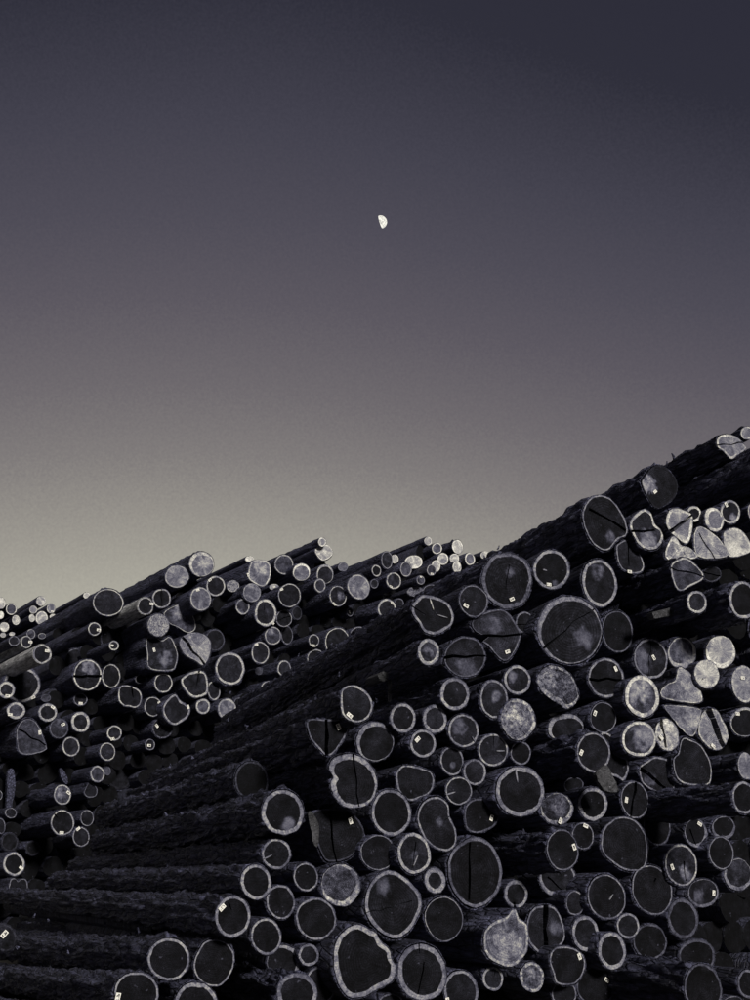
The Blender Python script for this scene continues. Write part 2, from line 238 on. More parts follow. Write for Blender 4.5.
# ------------------------------------------------------------------ the logs: one line each, read from the photograph
FAR = """
1 603 9 12 h0.376 s0.616 p-5
11.3 609 11 12 s0.56 h0.0516 p-5
0.5 615 7 8 h0.502 s0.672 p-5
16 620 8 10 s0.56 h0.251 g1,1,0 p-5
4.3 627 9.5 10 h0.439 s0.672 p-5
41 601 10 10 h0.314 s0.56 p-6 @ the topmost log of the slim pale poles
33.3 609.7 8 8 h0.251 s0.504 p-5
51 608.5 8.5 10 h0.151 s0.56 g1,3,0 p-5
41.8 618 12.5 14 h0.326 s0.56 r.16 p-5 @ the large pale pole end at the far corner
32 618 6 8 h0.502 s0.672 p-5
53 617 6.5 6.5 h0.502 s0.672 p-5
56 624 7 6 h0.564 s0.672 p-4
86.7 595.5 7 6.5 h0.502 s0.728 p-5 # tiny bright log tip on the skyline, left of the broad dark log
3 635 6 5 h0.376 s0.56 p-4
12 634 6 4 h0.376 s0.56 p-4
31 634 9 10 h0.043 s0.336 p-3
26.3 642 11 12.5 h0.016 s0.448 g4,0,0 p-2 F B
14 641 11 10 h0.016 s0.246 p-2
42 636 8 6 h0.0516 s0.336 p-3
108 602.5 31 28 t10 h0.016 s0.426 r.07 p0 F @ the broad dark log on the far skyline # broad dark log with a thin pale rim on the skyline, above a long pole
94.5 629 13 13.5 s0.448 g4,1,0 p1 F @ the small tagged log under the broad dark log
113.5 638 26 29 h0.0064 s0.0672 r.06 p-1
114 645.5 10 10 h0.016 s0.448 g-2,0,0 p.5 r.2
42 654 18.5 19.5 s0.403 h0.0133 g5,-3,0 p2 F B @ the tagged round log below the slim pale poles
76 661 23 26 h0.0107 s0.179 r.08 p-1.2
87.5 675 28 32 t5 s0.47 r.09 h0.0133 c-14,1,14,1,2.5,2.5 m1,-7,8 p0 @ the pale-rimmed log split level across # pale-rimmed dark log split level across, in the far pile's left half
111 676 19 24 t-4 s0.448 r.09 h0.008 p-.3 @ the oval dark log hugging the split one
106 661 10 7 h0.0107 s0.112 g-2,-1,0 p-1.5
22 684.5 37 36 t20 s0.302 r.12 h0.0117 g11,13,-30 p0 @ the great dark log at the far pile's left edge # great dark log with a grey rim at the far pile's left edge
6.5 690 17 17 s0.37 r.24 h0.016 g1,6,0 p.8
16 710.7 19 17 s0.392 r.24 h0.043 g-6,4,0 p.6 F
47.7 712.4 19 18.5 s0.358 r.2 h0.0133 g5,-5,30 p.2
80.5 699.4 14 13 h0.008 s0.179 g0,4,0 p-.4
59 728.5 19 20 h0.0213 s0.134 r.1 m2,-5,6 g4,-4,-30 p.2
80.5 722 19 20.5 s0.426 r.23 h0.016 p.3 @ the wide-ringed log in the lower far pile
31.7 736.5 30 34 h0.043 s0.179 r.06 P22.5,720 32,719 39,726 44,738 47,749 44,751.5 30,755 19,752 16.5,740 16.5,730 c-14,-8,14,9,1.6,1.6 g8,-4,80 p.3 @ the slab-sided split log # grey slab-sided log split on a slant, tag near its upper corner
71 746.5 17.5 20 s0.381 r.13 p0
114.4 733 15 15.5 s0.426 r.15 g-2,6,-20 p0
107.5 751.7 16 18.5 s0.37 r.11 h0.0187 p.1 @ the oval log low in the dark gap
97.4 774 14.5 17 s0.336 r.16 h0.043 p.2
107.5 771 7 9 h0.0688 s0.112 p0
52 695 20 12 h0.0213 s0.056 p-1.2
46 698 10 8 h0.043 s0.0896 p-.8
130.4 696 24 24 s0.426 r.1 h0.0107 P119,688 124,685 133,686.5 140,691 142,698 140,705 135,708 129,706.5 124,706 118.5,700 c1,-10,3,2,3,.5 p.2 @ the pinched log with notched rim # pinched dark log with a notched pale rim, lower left of the big tagged lobed log
141 679 12 10 h0.0107 s0.246 p-.5
163.3 683 18.5 20 s0.392 r.11 h0.0133 p.1
153 706.7 18 20 s0.336 r.1 h0.0096 g6,-3,70 p.1
176 709 28 31 s0.291 r.13 h0.0133 P174.6,693.7 180,700 187,705 190.5,710 187,718 175.5,725.3 166.8,720.6 162.5,711 165,702 g12,-2,70 p.4 @ the teardrop log with side tag # teardrop-shaped dark log with a grey rim and a tag on its side
195.4 684 28 28 s0.448 r.13 h0.0117 P182,678 191,672 203,671 207,677 208.5,686 207,694 196,698 189,695 181.5,684 c4,-13,1,2,2,.5 p.3 @ the heavy pale-rimmed log with one crack # heavy pale-rimmed log with one crack, directly left of the biggest round far log
214 690.6 13 20 s0.336 r.14 p0
230 668.6 29.5 33 t-5 s0.403 r.12 h0.0187 p.3 @ the biggest round log of the far pile # biggest round log of the far pile, grey heart and even pale rim
203 706.4 14.5 15.5 s0.403 r.2 h0.0688 p.2
227 709 19 21.5 s0.336 r.16 h0.113 p.3 @ the grey-hearted log touching the long bark flank # grey-hearted round log touching the long bark flank of the near pile
238.7 704 11 13 h0.0064 s0.134 p-.5
162.5 728 21 21 h0.0107 s0.0896 r.1 x1 g-6,-2,45 p0
150 744.5 10 11.5 h0.0107 s0.224 g-1,1,0 p0
119 772 32 36 h0.00693 s0.0168 p-1.5
162 653 30 36 h0.0187 s0.336 r.06 P146,638 154,636.6 162.5,640 169.4,636 174,642 178,654 176,666 171,671 149.5,669 147,655 g-8,-3,70 p.3 m4,5,8 @ the big tagged lobed log # big lobed log with wavy top rim and small tag, middle of the far pile
180 616 32 30 h0.043 s0.448 r.05 P177,604.5 186,605.4 192,613 196,624.5 194.5,630.5 187.6,633 177,627 169,623 163,613 m-1,-4,8 p-.4 @ the flattened log above the split pale one
158.5 625 22 23.5 h0.213 s0.224 r.06 x1 p.6 @ the pale rough-faced log # pale rough-faced log without a rim, above the big lobed tagged log
196 648 32 36 h0.176 s0.246 r.06 P185,635 194.5,632 205,635 211,642.7 210,655 204,666 196,661 184,654 179,641.7 c-15,-12,9,17,2.5,2.5 p.5 @ the pale log split on a slant # pale log split on a slant by a dark crack, in the far pile
215 640 19 22 h0.0107 s0.0784 r.09 p-.5
201.5 564 25 25.5 h0.151 s0.47 r.13 m4,-2,7 o.1,.1 p0 F @ the pale log at the skyline peak # pale-rimmed log at the peak of the far pile's left skyline
177 576.5 24.5 23 h0.163 s0.336 r.1 p.2 F @ the grey log just under the peak # plain grey-faced log just left of the pale log at the skyline peak
215.7 586 19 20.5 s0.403 r.13 h0.0117 g-6,-6,-45 p.3 @ the dark log with tag high on its rim
233 586 13 12 h0.201 s0.336 x1 p-.2
200.6 599 21 24 t-15 h0.125 s0.336 r.1 g-3,-9,-20 p.3
161.6 598.5 19 19.5 s0.336 r.13 h0.0107 c0,-10,0,8,1,.6 p.3 F
145.5 606 16 17.5 s0.336 r.12 h0.0117 g6,-2,0 p1 F B @ the long smooth pale-barked pole # long smooth pale-barked pole with a tag, crossing below the broad dark log
242.7 606.6 14 16 s0.381 r.15 h0.043 m-2,5,3 p.2
322.3 542 8.5 9.5 h0.251 s0.728 r.25 p-.5 F @ the thin log poking up at the skyline # thin bright-ended log poking highest above the far skyline
323 553 17 17 h0.376 s0.672 r.1 P315,552 321,560 328,559 333,553 328,545 318,547 p-.7 @ the bright pale slab under the poking log
260 573 26 28 h0.125 s0.47 r.1 P251,562 261,559.5 269.5,563 271,573 268.6,582 262.5,587 254,583 248,577 m1,-6,8 g-12,2,70 p.2 @ the pale bulging log with tag # pale bulging log with a tag on its left, right of the peak
243.5 575.5 9 10 h0.0516 s0.112 p-.6
249.5 559 9 6 h0.502 s0.672 p-.6
284 564.5 19 20 h0.0516 s0.336 r.1 p-.2
301.5 572 17.5 17.5 s0.672 r.12 h0.125 o0,.12 p.2 @ the bright-ringed log below the skyline # bright-ringed round log just below the skyline, beneath the poking thin log
325 574 17 19.5 s0.47 h0.016 r.1 o0,.12 p0
320 585.5 11.5 14 s0.358 h0.043 r.16 p.4
343 567 10 9 h0.113 s0.224 p0 F
358.7 587 22.5 26 t-25 h0.138 s0.37 r.1 p.4 @ the grey oval log # grey oval log with a soft pale rim, right of the far pile's middle
338 596 17 21 t-8 s0.381 r.1 h0.0133 g-4,8,30 m3,0,4 p.2
289.4 595.5 23 24 s0.336 r.08 h0.0096 g-8,-6,-30 p.4 F @ the tagged dark log with slim rim # tagged dark log with a slim rim, its bark lit behind it, mid far pile
252 592.7 18 19 h0.113 s0.269 r.1 p.3 F
274 587 10 6 h0.251 s0.392 g0,0,-20 p-.3
265.7 613 22 27 s0.448 r.16 h0.0187 P258,602 266,599 273,603 276.5,611 276,618 273,624 265,626.5 257,622 254.5,613 g7,10,40 c-1,-8,-2,1,1,.5 p.5 @ the knobbly wide-rimmed log # knobbly wide-rimmed log with a tag at its lower edge, mid far pile
284 618.4 16 17.5 s0.291 r.09 h0.0107 c-8,2,7,-2,.8,.8 p.1
287 635 12 19 s0.157 r.1 h0.008 p-.3
273 635.7 16.5 18.5 s0.336 r.11 h0.0516 m-2,-4,3 p.3
314 640.6 11 13 s0.403 r.14 g-1,5,0 h0.0133 p.2
350 612 7 9 s0.246 g-1,0,80 p-.4
338 642 26 30 s0.403 r.07 h0.0107 P337,627.5 345,630.5 351,641 350,649 341,655 330,655 325,643 328,632 c1,14,0,2,1.6,.3 p.2 @ the domed dark log # domed dark log with a thin pale rim resting on the near pile's flank
359 634 17 15 s0.246 r.1 h0.016 c-8,3,6,-4,.8,.8 p0
316 659 18 20 s0.336 r.1 h0.0107 g-8,5,70 p0
260.3 652.7 18 22.5 s0.37 r.11 h0.016 g-4,-8,-30 p.4 @ the upright oval log with tag above # upright oval dark log with a tag on its upper rim
297 613 10 14 h0.0107 s0.056 p-.6
284.4 668.7 14 17 s0.37 r.15 h0.0187 p.2 @ the neat ring-faced log
268.7 688.5 15.5 15.5 s0.314 r.11 h0.016 g6,-2,30 p0
302 676 22 22 s0.246 r.08 h0.016 p-.3
259 671 8 8 h0.043 s0.0672 p-.5
428 541 7.5 9 t-12 h0.376 s0.728 p-.5 F a38 e-1.5
437 548.5 10.5 11.5 h0.0688 s0.672 r.16 p-.2 @ the small ring-bright pole end
457.6 546.8 11 14.5 t-12 h0.426 s0.728 r.18 p-.3 F @ the topmost pale log by the near pile # pale oval log, topmost beside the near pile's crest
443 559 11 12.5 h0.251 s0.728 r.18 p0
454.5 558.6 9.5 10 h0.376 s0.672 p-.3
457 567 9 12 h0.376 s0.672 p.1
470 559 10 13 t-12 h0.151 s0.672 r.18 p0
485 555 9 8 h0.376 s0.672 p0
413.7 562 18 14 h0.376 s0.672 r.14 p-.4 @ the pale crescent-topped log # pale crescent-topped log partly behind a dark-faced one, right far skyline
406 569 11.5 15.5 h0.0516 s0.358 r.12 p.2
387 560 11.5 18 h0.0213 s0.224 r.1 p0
394.7 559 8 9 h0.376 s0.672 p-.2
431.6 570 9.5 11.5 h0.043 s0.336 g0,4,0 p.2
436 566 9 12 h0.376 s0.672 p0
376.5 570.7 9.5 12 t-12 s0.403 h0.0107 r.17 p.1
393.8 580.8 15 17 t-15 s0.403 h0.024 r.13 g-3,6,20 p.3 @ the rimmed log with low tag # round log with crisp rim and low tag, between the grey oval log and crest
374.4 583.7 8 9.5 h0.016 s0.179 p0
420.7 580 8 9.5 t-20 h0.043 s0.28 g0,-3,0 p.1
387 609 18.5 20.5 s0.448 r.15 h0.016 g5,-6,25 p.3 @ the bright-rimmed log on the crest # bright-rimmed log lying against the near pile's upper flank
399 603.7 10 11 h0.0107 s0.134 p-.2
446 585 13 13 h0.0107 s0.168 r.1 p-.3
431 591 16 13 h0.0107 s0.179 r.1 p-.2
415.5 591.5 17 10 h0.125 s0.157 x1 p-.2
62.4 794.7 17.5 20.5 s0.336 r.12 h0.0516 g6,-2,35 m-2,-1,6 p1 F @ the speckled log low at left # speckled grey log with a tag, lower left of the far pile
62.4 822.7 24 26 s0.358 r.1 h0.00693 g-1,10,0 c-8,-9,-5,-5,1.4,.4 p1 F @ the notched dark log low at left # notched dark log with a low tag, long bark trailing to its left
87 818 13.5 16.5 s0.246 r.1 h0.0096 p.3
81 836.8 17 20 s0.246 r.1 h0.0107 g-3,-8,-40 p.4
91 790 14 15 s0.146 r.1 h0.0133 P90,782 97,788 96,796 88,797.5 84,793 86,787 p0
14 864 22 24 s0.381 r.17 h0.00746 g7,4,40 p.8 @ the thick-rimmed log at the lower edge # thick-rimmed dark log with a tag, at the far pile's lower left edge
9.5 842 17 19 h0.0064 s0.0336 p.2
1 826 9 16 s0.157 p.3
11 813 12 11 h0.016 s0.157 x1 p.2
18 884 18 13 s0.157 r.12 h0.0107 P9,885 11,879 15,878.5 18,881.5 21,879 26,879.5 28,885 26,891 10,891 p1
-1 795 7 10 s0.269 p0
33 848 15 15 h0.0064 s0.0336 p-.5
"""
NEAR = """
507 580.5 52 57 s0.134 r.12 h0.00746 x.5 g4,19,-25 c2,-16,-1,8,1.2,.6 m3,-8,5 p.2 F @ the rough dark log at the crest # rough dark log with ragged rim and a tag, at the near pile's crest
551.3 569.8 37 40 s0.269 r.13 h0.00746 g-3,15,0 m4,13,3 l-9,0,-5,1,1.2 p.1 @ the clean round log beside the crest # clean round log with an even rim and low white tag, beside the ragged crest log
599.5 583 35 48 t-12 s0.269 r.12 h0.0107 m-2,-12,7 p.12 @ the tall oval log # tall oval log with a faint square of pale wood high on its face
569.6 630 65 69 t-20 s0.19 r.07 o.06,.05 h0.0107 c-30,22,3,-8,2.2,.6;3,-8,26,-22,.6,1.4 m14,9,10 p.15 @ the huge central log # huge round log with a curved crack, largest on the near pile's face
497 637 50 50 s0.146 r.06 h0.016 P472,620 482.7,613 498.7,609 509,613 517,625 521,634.7 517,648 508,661 500,658.7 488,646 482,641 490,637 480,634 473,629 c-16,-1,26,-3,2.5,2.5 g10,15,-20 m-4,-12,10 p.2 @ the pinched butterfly-shaped log # pinched butterfly-shaped log cracked across, tag on its lower half
525 622.4 19 22 s0.146 r.12 h0.0107 c-9,2,4,2,.8,.5 p-.1
535 650.4 31 31 s0.123 r.08 h0.0064 c-14,-4,14,3,3,2 p-.3
617.5 631.6 31 43 t-8 s0.123 r.07 h0.0064 p0 @ the dim oval log by the huge one # dim oval log with a hairline rim, just right of the huge central log
473.5 601 29 33 t-22 s0.146 r.08 h0.0107 g-8,5,25 p.25 @ the tilted oval log with low tag # tilted oval log with a low white tag, tucked left below the ragged crest log
432 614 44 41 a19 s0.224 r.12 h0.00746 P424,595 437,597 449,604 454,615 451,626 437,634.5 425,632.5 418,622 412,614 412,605 419,597 l-3,-16,1,-4,1.2;5,1,15,4,.9 c-20,-8,-6,1,1.6,.4 p.6 F @ the star-cracked log # star-cracked log at the near pile's left crest, long bark flank behind it
428.5 652 22 27 a20 s0.302 r.22 h0.043 x.5 m0,0,5 p1 F @ the ring-faced log jutting from the flank # ring-faced log jutting from the long bark flank below the star-cracked log
465 657 42 41 s0.112 r.07 h0.0117 c-22,1,21,-1,2.6,1.6 m2,12,12 p.22 @ the dim log split level in two # dim grey log split level into two halves, below the pinched butterfly-shaped log
731 446.4 29 26 h0.163 s0.47 r.14 P718,437 727,434 737,437 745,445 746,449 738,455 731,459 723,451 717,446 c-15,-1,15,-4,1,1 p0 F T @ the pale cracked log on the top slope # pale cracked log near the top of the slope, bark ragged against the sky
747 433 13 13 t-20 h0.125 s0.504 r.18 p0 F
658.5 486 38 42 h0.00746 s0.0202 r.06 P643,477 651,468 659,464.5 670,470.7 678,484 675,497 666,505 655,508 647,497 641,484 M-12,-3,9,11 g-4,6,-40 p0 F @ the big dark log with a pale gash # big dark log on the top slope with a bright pale gash on its left side
647 530 34 42 s0.426 r.13 h0.0187 P631,519 643,509 651,513 655,524 663,532 662,543 654,550 641,547 634,537 630,527 c-17,1,8,0,2.2,1.6 m1,9,9 p.2 @ the lobed two-part log # lobed log with wavy bright right rim, cracked level across its middle
605 523 46 56 s0.246 r.06 h0.0096 P582,513 591,497 606,496 619,508 627,524 627,535 618,540 607,551 593,544 585,529 c-16,-14,21,8,2.5,2.2 m5,14,5 p.2 F @ the big heart-shaped log # big leaning heart-shaped log split on a slant, upper slope of the near pile
629 556 28 35 t-12 s0.246 r.08 h0.016 P616,548 620,542 630,539.5 638,545 640,553 644,564 642,572 632,573.5 620,567 c0,-16,0,10,1.4,.8 g0,16,0 p.08 @ the bean-shaped log # bean-shaped log with an upright crack, hanging below the heart-shaped log
680 527 27 35 h.2 s0.56 r.17 P666,519.6 669,510.6 676,508 686,511 693,517 691,537 686.5,544 677,538 668,529 c-13,6,12,-12,3,1.6 p.3 @ the pale log cleft on a slant # pale log cleft on a slant, first of the bright cluster on the upper slope
694 514 15 16 s0.504 r.25 h0.0107 p.2
714 519.6 19 25 t-18 s0.56 r.22 h0.188 o.12,0 p.3 @ the pale oval with broad bright rim # pale oval log with a broad bright rim, over the bright wedge-shaped log
730.4 512 20 24 t-8 s0.448 r.16 h0.016 m3,6,4 g-5,-7,60 p.2
711 543 34 42 h.24 s0.47 r.07 P694,534.5 699.6,526 711,531.7 722,542 727.6,556.7 698,556.5 c-12,-10,4,16,1.4,1.4 p.3 @ the bright wedge-shaped log # bright wedge-shaped log with a straight dark crack, cut level along its base
738 543 28 28 h0.301 s0.504 r.15 P723,534.5 731,528 741,530 750,542 751,552 729,556.5 p.3 @ the pale log with arched rim # pale log with an arched bright rim, right of the bright wedge-shaped log
681 548 30 24 h0.251 s0.56 r.16 P666,559 670,540 675,536 681,545 690,548 697,558 x.6 m4,3,7 p.3
687 575 34 33 h0.043 s0.358 r.09 P670.7,566 677,559.6 686.5,557.7 698,567 704,578 690,586.7 680,591 673.5,583 c-18,-8,17,2,1.4,1.4 p.5 F @ the grey cracked log under the bright cluster # grey blunt-pointed log cracked across, just under the bright cluster
712 574 19 16 h0.008 s0.0672 p.1 c-9,-2,9,2,1.4,1
697 602 20 23 t-15 s0.37 r.17 h0.0187 p.8 F @ the small ringed log in the dark hollow # small ringed log jutting into the dark hollow below the bright cluster
743 600 28 38 t-8 s0.302 r.14 h0.0064 p.9 F
651 658.7 34 41 t-10 s0.224 r.09 h0.0117 m-10,2,11 g2,-1,60 c0,-18,-3,18,.8,.8 p.1 @ the half-pale tagged log # log half pale and half dark, tag in its middle, right of the dim oval log
682 653 29 32 s0.37 r.16 h0.0602 m2,2,9 o-.05,-.12 p.1 @ the streaky pale log
720.7 652 30 33 t-10 h.27 s0.56 r.13 o0,-.12 p.1 @ the chalky pale log # chalky pale log with a thick lower rim, right end of the lit cluster
706.8 674 25 29.5 t-10 h.27 s0.47 r.14 l-5,5,0,2,1 p.25 @ the smooth pale oval log
744 684 25 38 t-8 h0.226 s0.403 r.12 g-2,-6,0 p.2 @ the pale tagged log at the frame's edge # pale log with a white tag, cut by the picture's right edge
685 686 43 38 h.13 m8,0,17 s0.448 r.08 x.3 P679,667 689,672 698,685 703,700 694,703.5 664.7,698.7 660,691 667,684 675,680 p.2 @ the pale fin-shaped log # pale fin-shaped half log with an upward point, middle of the lit cluster
685 718 38 32 h.1 m6,-4,13 s0.336 r.07 x.3 P664.7,705 698,708 700.7,717 694,736 683,731 670,715 p.2 @ the pale kite-shaped log # pale kite-shaped half log, directly beneath the fin-shaped one
713 729 31 42 h.2 s0.448 r.1 P703,712 715,709 723,720 728.7,736 722,749 710,748 698,733 c-5,-20,12,20,7,4 g-1,17,35 x.3 p.15 @ the torn two-part log # torn pale log gaping along a dark slanting crack, tag at its foot
745 722 30 30 s0.336 r.1 h0.0064 g-8,-8,0 o0,.06 p.1
642 696.5 34.5 43 t-10 s0.56 r.17 h0.0516 m-2,-6,12 p.3 @ the bright thick-rimmed oval log # bright thick-rimmed oval log with a smoky heart, left of the lit cluster
639 739 35 36 s0.493 r.13 h0.016 m5,-1,13 p.3 @ the log with a pale moon-like heart # round log with a pale cloudy heart and a crisp bright rim
667 734.7 24 33 t-12 h0.351 s0.426 r.12 x.6 g-7,3,45 c-6,-15,-1,13,3.5,2 p.2 @ the pale ragged tagged log # pale ragged log with a bright tag, between the cloudy-hearted log and kite-shaped one
692 761 40 48 t-15 s0.291 r.06 h0.00746 P673,759 678,753 682,738 690,739 702,746 711,764 711,782 703,786 686,784.5 676,777 p.2 @ the dark pear-shaped log # dark pear-shaped log with a fine bright rim, under the kite-shaped log
658 774.7 36 37 s0.224 r.08 h0.0107 P639,768 645,762 656,756.5 670,761.5 676,778 673,792 665,796 648,788 641,780 c-18,-6,12,16,3.5,2.5 m-8,4,6 p.1
746 766 16 28 h0.163 s0.246 p.2
744 797.7 24 33 s0.224 r.13 h0.0064 p1.4 F @ the dark ringed log at the frame's edge # dark ringed log jutting at the picture's right edge, long bark to its left
606 678 36 40 s0.246 r.1 h0.00853 c-17,1,19,2,2.6,1.6 g9,-9,65 p.1 @ the two-lipped tagged log # log split level like two lips, upright tag on its upper half
603.3 717.3 27 31.5 t-8 s0.19 r.07 h0.0064 g-9,-4,-65 p.1 @ the dark log tagged upper left # very dark round log with a tag by its upper left rim
558 688 42 46 h0.0602 s0.246 r.16 x1 P537,676 550,665 567.6,671 576,685 579,699 567.6,709 557,703 541.6,692 m-10,-8,11 o.1,-.02 p.2 @ the mossy rough-faced log # mossy rough-faced pale log with a smooth rim only at lower right
517.3 680 27 29.5 s0.269 r.15 h0.0117 m-5,-4,5 p.1 @ the ring log beside the rough-faced log
518 719.7 35 42 h0.125 s0.302 r.1 x1 o-.08,.03 m-6,0,12 p.2 @ the crumbly pale-faced log # crumbly pale-faced log with a dark pit in its middle
564 726 36 26 s0.269 r.15 h0.00693 P547.7,728 553,717 566,713.7 577,716 584,726 578,736 566,740 551,737 o.08,.1 p0
593.6 752.7 34 41 s0.224 r.09 h0.00853 t-8 g-13,0,-60 p.6 F @ the dark log with a side tag # dark round log with a slanted tag at its left rim, bark flap hanging below
615 758 26 46 t-20 s0.291 r.12 h0.008 P600,735 608,733 617,740 626,756 629,768 624,781 618,778 606,770 p.1 g3,-14,45 x.4
520.8 753 21 24 s0.179 r.12 h0.00746 p0
493 750 30 33 s0.269 r.1 h0.0133 c0,-16,1,-2,1,.4 l3,1,11,1,1.2 p.1 @ the pale-rimmed log with a T crack
474.7 772 23 26.5 s0.246 r.14 h0.0133 p.1
452 761 24 29.5 t-8 s0.235 r.12 h0.0096 m1,4,3 p.05
458.7 791 27 28.5 s0.246 r.09 h0.0117 l-13,4,-4,1,1.3 p.1 @ the round log with a short side crack # round log with a short pale-edged crack at its left side
463.5 730.7 31 33.5 t-8 s0.269 r.11 h0.0133 m-6,-6,8 l8,6,11,11,1.1 p.15 @ the log with a cloudy pale corner
455 694 29.5 33 t-8 s0.28 r.18 h0.00853 p.25 F @ the neat broad-ringed log # neat broad-ringed dark log below the dim split log
494 699 29 39 t-8 s0.269 r.11 h0.016 m2,-2,6 p.15 @ the grey egg-shaped log # grey egg-shaped log with an even rim, right of the neat broad-ringed log
434.7 719 24 29 s0.269 r.2 h0.016 p.15
402.7 718 26 30 s0.235 r.17 h0.00746 p.2 F
423 743.5 26.5 28.5 s0.246 r.15 h0.0117 g-6,-4,-45 p.2 @ the tagged ring-faced log # tagged ring-faced log, tag on its upper left, left of the cloudy-cornered log
414.7 782 40 38 s0.246 r.09 h0.00746 P395.5,774 399,768 404,765 416,766 424,768.7 432,772.4 434.7,783.6 429,794 416,800.4 406.7,800 398,790 p.1 @ the dark log with dented top # dark log with a dented top rim, in the near pile's middle
375 741.6 38 40 s0.224 r.1 h0.00693 o.08,.1 p.1 @ the dark log with half a rim # big plain dark log with a rim only along its top
356 703.5 33 38.5 j8.6 a22 t-20 s0.302 r.1 h0.0107 P340.5,700 342,689 350,685 360,687 370,696 373,707 369,717 360,722.5 350,721 342,714 g-7,12,35 p.8 F @ the egg-shaped log on the flank # egg-shaped tagged log standing out on the long bark flank
329 737 44 40 j8.2 a23 s0.202 r.09 h0.00693 P306.7,720.5 324,719 337,719 348,717.6 351,722 345,738 334,753 326,756 316,746 309.6,737 c-3,-20,-2,20,3,4 g9,-10,65 p.6 F @ the half-round tagged log # half-round log split upright, tag on its right half, beneath the egg-shaped log
353 781 49 55 j7 t-12 s0.28 r.15 h0.0096 P328.5,768 333,758 345,753.5 358,755 370,764 377,778 376,794 368,805 355,808.5 343,806 333,795 330.5,783 333,777 o.05,.04 c0,-28,6,26,2.4,1.4 p.4 F @ the big knot-notched log # big log with an upright crack and a small knot notched in its left rim
282.7 812.5 43 46 j7.2 s0.246 r.15 h0.00587 m6,12,7 p.7 F @ the thick-rimmed log by the bark flank # thick-rimmed black-hearted log at the end of a long bark flank
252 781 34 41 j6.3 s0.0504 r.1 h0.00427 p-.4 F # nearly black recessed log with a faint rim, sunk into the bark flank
276.4 854 29.5 31 j8.2 s0.246 r.13 h0.00853 l-13,5,-5,1,1.2 p.6 F @ the log with one slit
333 837 55 52 j7.5 s0.056 r.06 h0.00693 P310,815 321.5,809 340.5,809 354,814 365,833 354,854 342,861 325,860 314.5,836.7 c-4,-26,4,26,2.5,1.5 g17,-16,70 p.1 @ the dim angular tagged log # dim angular log with an upright tag, beneath the big knot-notched log
306 877 25 29 j8 s0.213 r.11 h0.00693 p.2
340.7 885 40 43 h0.0516 s0.28 r.14 x.8 o-.1,-.08 p.2 @ the rough grey-faced log # rough grey-faced log with a broad rim along its lower right
256 882 31 36 j9 s0.291 r.16 h0.00746 p.7 F @ the dark oval log with a broad ring # upright dark oval log with a broad clean ring, end of a bark flank
232.7 916.5 36 42 t8 s0.246 r.13 h0.0064 g-11,-9,-45 c-4,-14,-1,-6,1.6,.4 p.8 F L @ the long log with tag at upper left # long log lying level to the left, tag at its end's upper left
280.7 902 29.5 35 j9 s0.213 r.11 h0.0064 p.3
316 919 41 43 t-12 s0.213 r.09 h0.0064 p.3 @ the plain dark log below the grey-faced one # plain dark round log with a patchy rim, below the rough grey-faced log
266 936.5 31 37.5 s0.246 r.12 h0.0064 p.5 @ the black-hearted oval log
214 962.7 42 47 e-1.4 s0.246 r.07 h0.00533 P193,965 196,955 203,943 210,939.5 222,940 232,948 235,960 230,976 220,986 206,985 196,976 p.6 F L @ the dark log with a flat side # dark log with a fine rim and one flattened side, at the lower bark flank
283.3 962.7 34 36 s0.224 r.13 h0.00746 o-.1,0 p.2
308.7 955 21 22.5 s0.224 r.2 h0.016 p.3
297 993 41 41 s0.224 r.17 h0.00746 p.8 F
320.7 985 30 38 s0.179 r.11 h0.00533 p.2
196 1004 44 44 e-2.5 s0.224 r.15 h0.0064 p.7 F L
168.7 959.4 43 43.5 e-2 s0.28 r.11 h0.0064 p.9 F L @ the evenly ringed log at the lower left # evenly ringed round log, lowest of the long level logs save the tagged one
136.5 993 45 43 e-3 s0.246 r.09 h0.00587 g-19,4,-80 p1 F L @ the log cut by the lower edge with tag
5 938 24 28 h0.0107 s0.0336 r.15 x.6 g-1,-4,-50 p.1
394 905 57 68 s0.224 r.1 h0.00746 P365,897 370.5,882 377,875 390,870 406,878 419,892 422,905 415,923.5 406,934.7 393,939 376,929 366,914 c-28,8,0,2,.8,.4;2,0,18,-4,.3,1 m-10,-18,8 p.3 @ the large log with a fan-shaped stain # large log with a fan-shaped grey stain, lower middle of the near pile
363 961 64 78 s0.269 r.13 h0.00533 P333,957 336,940 345,929 358,923.5 369,929 376,932 381,941 390,949.6 392,958 396.7,968 394,979.5 386,986 375,991 364,997 350,998.5 340,989 335,975 p.5 @ the great wavy-rimmed log # great black log with a thick wavy rim, lower middle of the near pile
422 972 50 58 t-12 s0.224 r.16 h0.0064 c-3,-29,-2,-18,1.6,.6;2,-10,-4,22,1.2,1.2 p.4 @ the leaning log with two splits # leaning broad-ringed log with long pale splits, right of the wavy-rimmed log
444 919 38.5 46 t-8 s0.224 r.05 h0.0064 p.3 @ the thin-rimmed egg-shaped log # thin-rimmed egg-shaped dark log, right of the large fan-stained log
435 880.5 21.5 26.5 s0.246 r.3 h0.0133 p.3 @ the little log with a huge rim # little log with a very thick rim, above the thin-rimmed egg-shaped log
414 853.6 33 42 t-8 s0.302 r.14 h0.0133 c2,-12,-2,14,1,.8 m0,4,5 l3,2,-1,12,1.1 p.35 @ the patchy-rimmed cracked log # patchy-rimmed oval log with a pale upright crack, above the large fan-stained log
377.7 852.7 35 36 s0.19 r.06 h0.00693 p.2 @ the thin-rimmed round log
391 812.5 40 47 t-8 s0.224 r.12 h0.00587 p.2 @ the black broad-ringed log
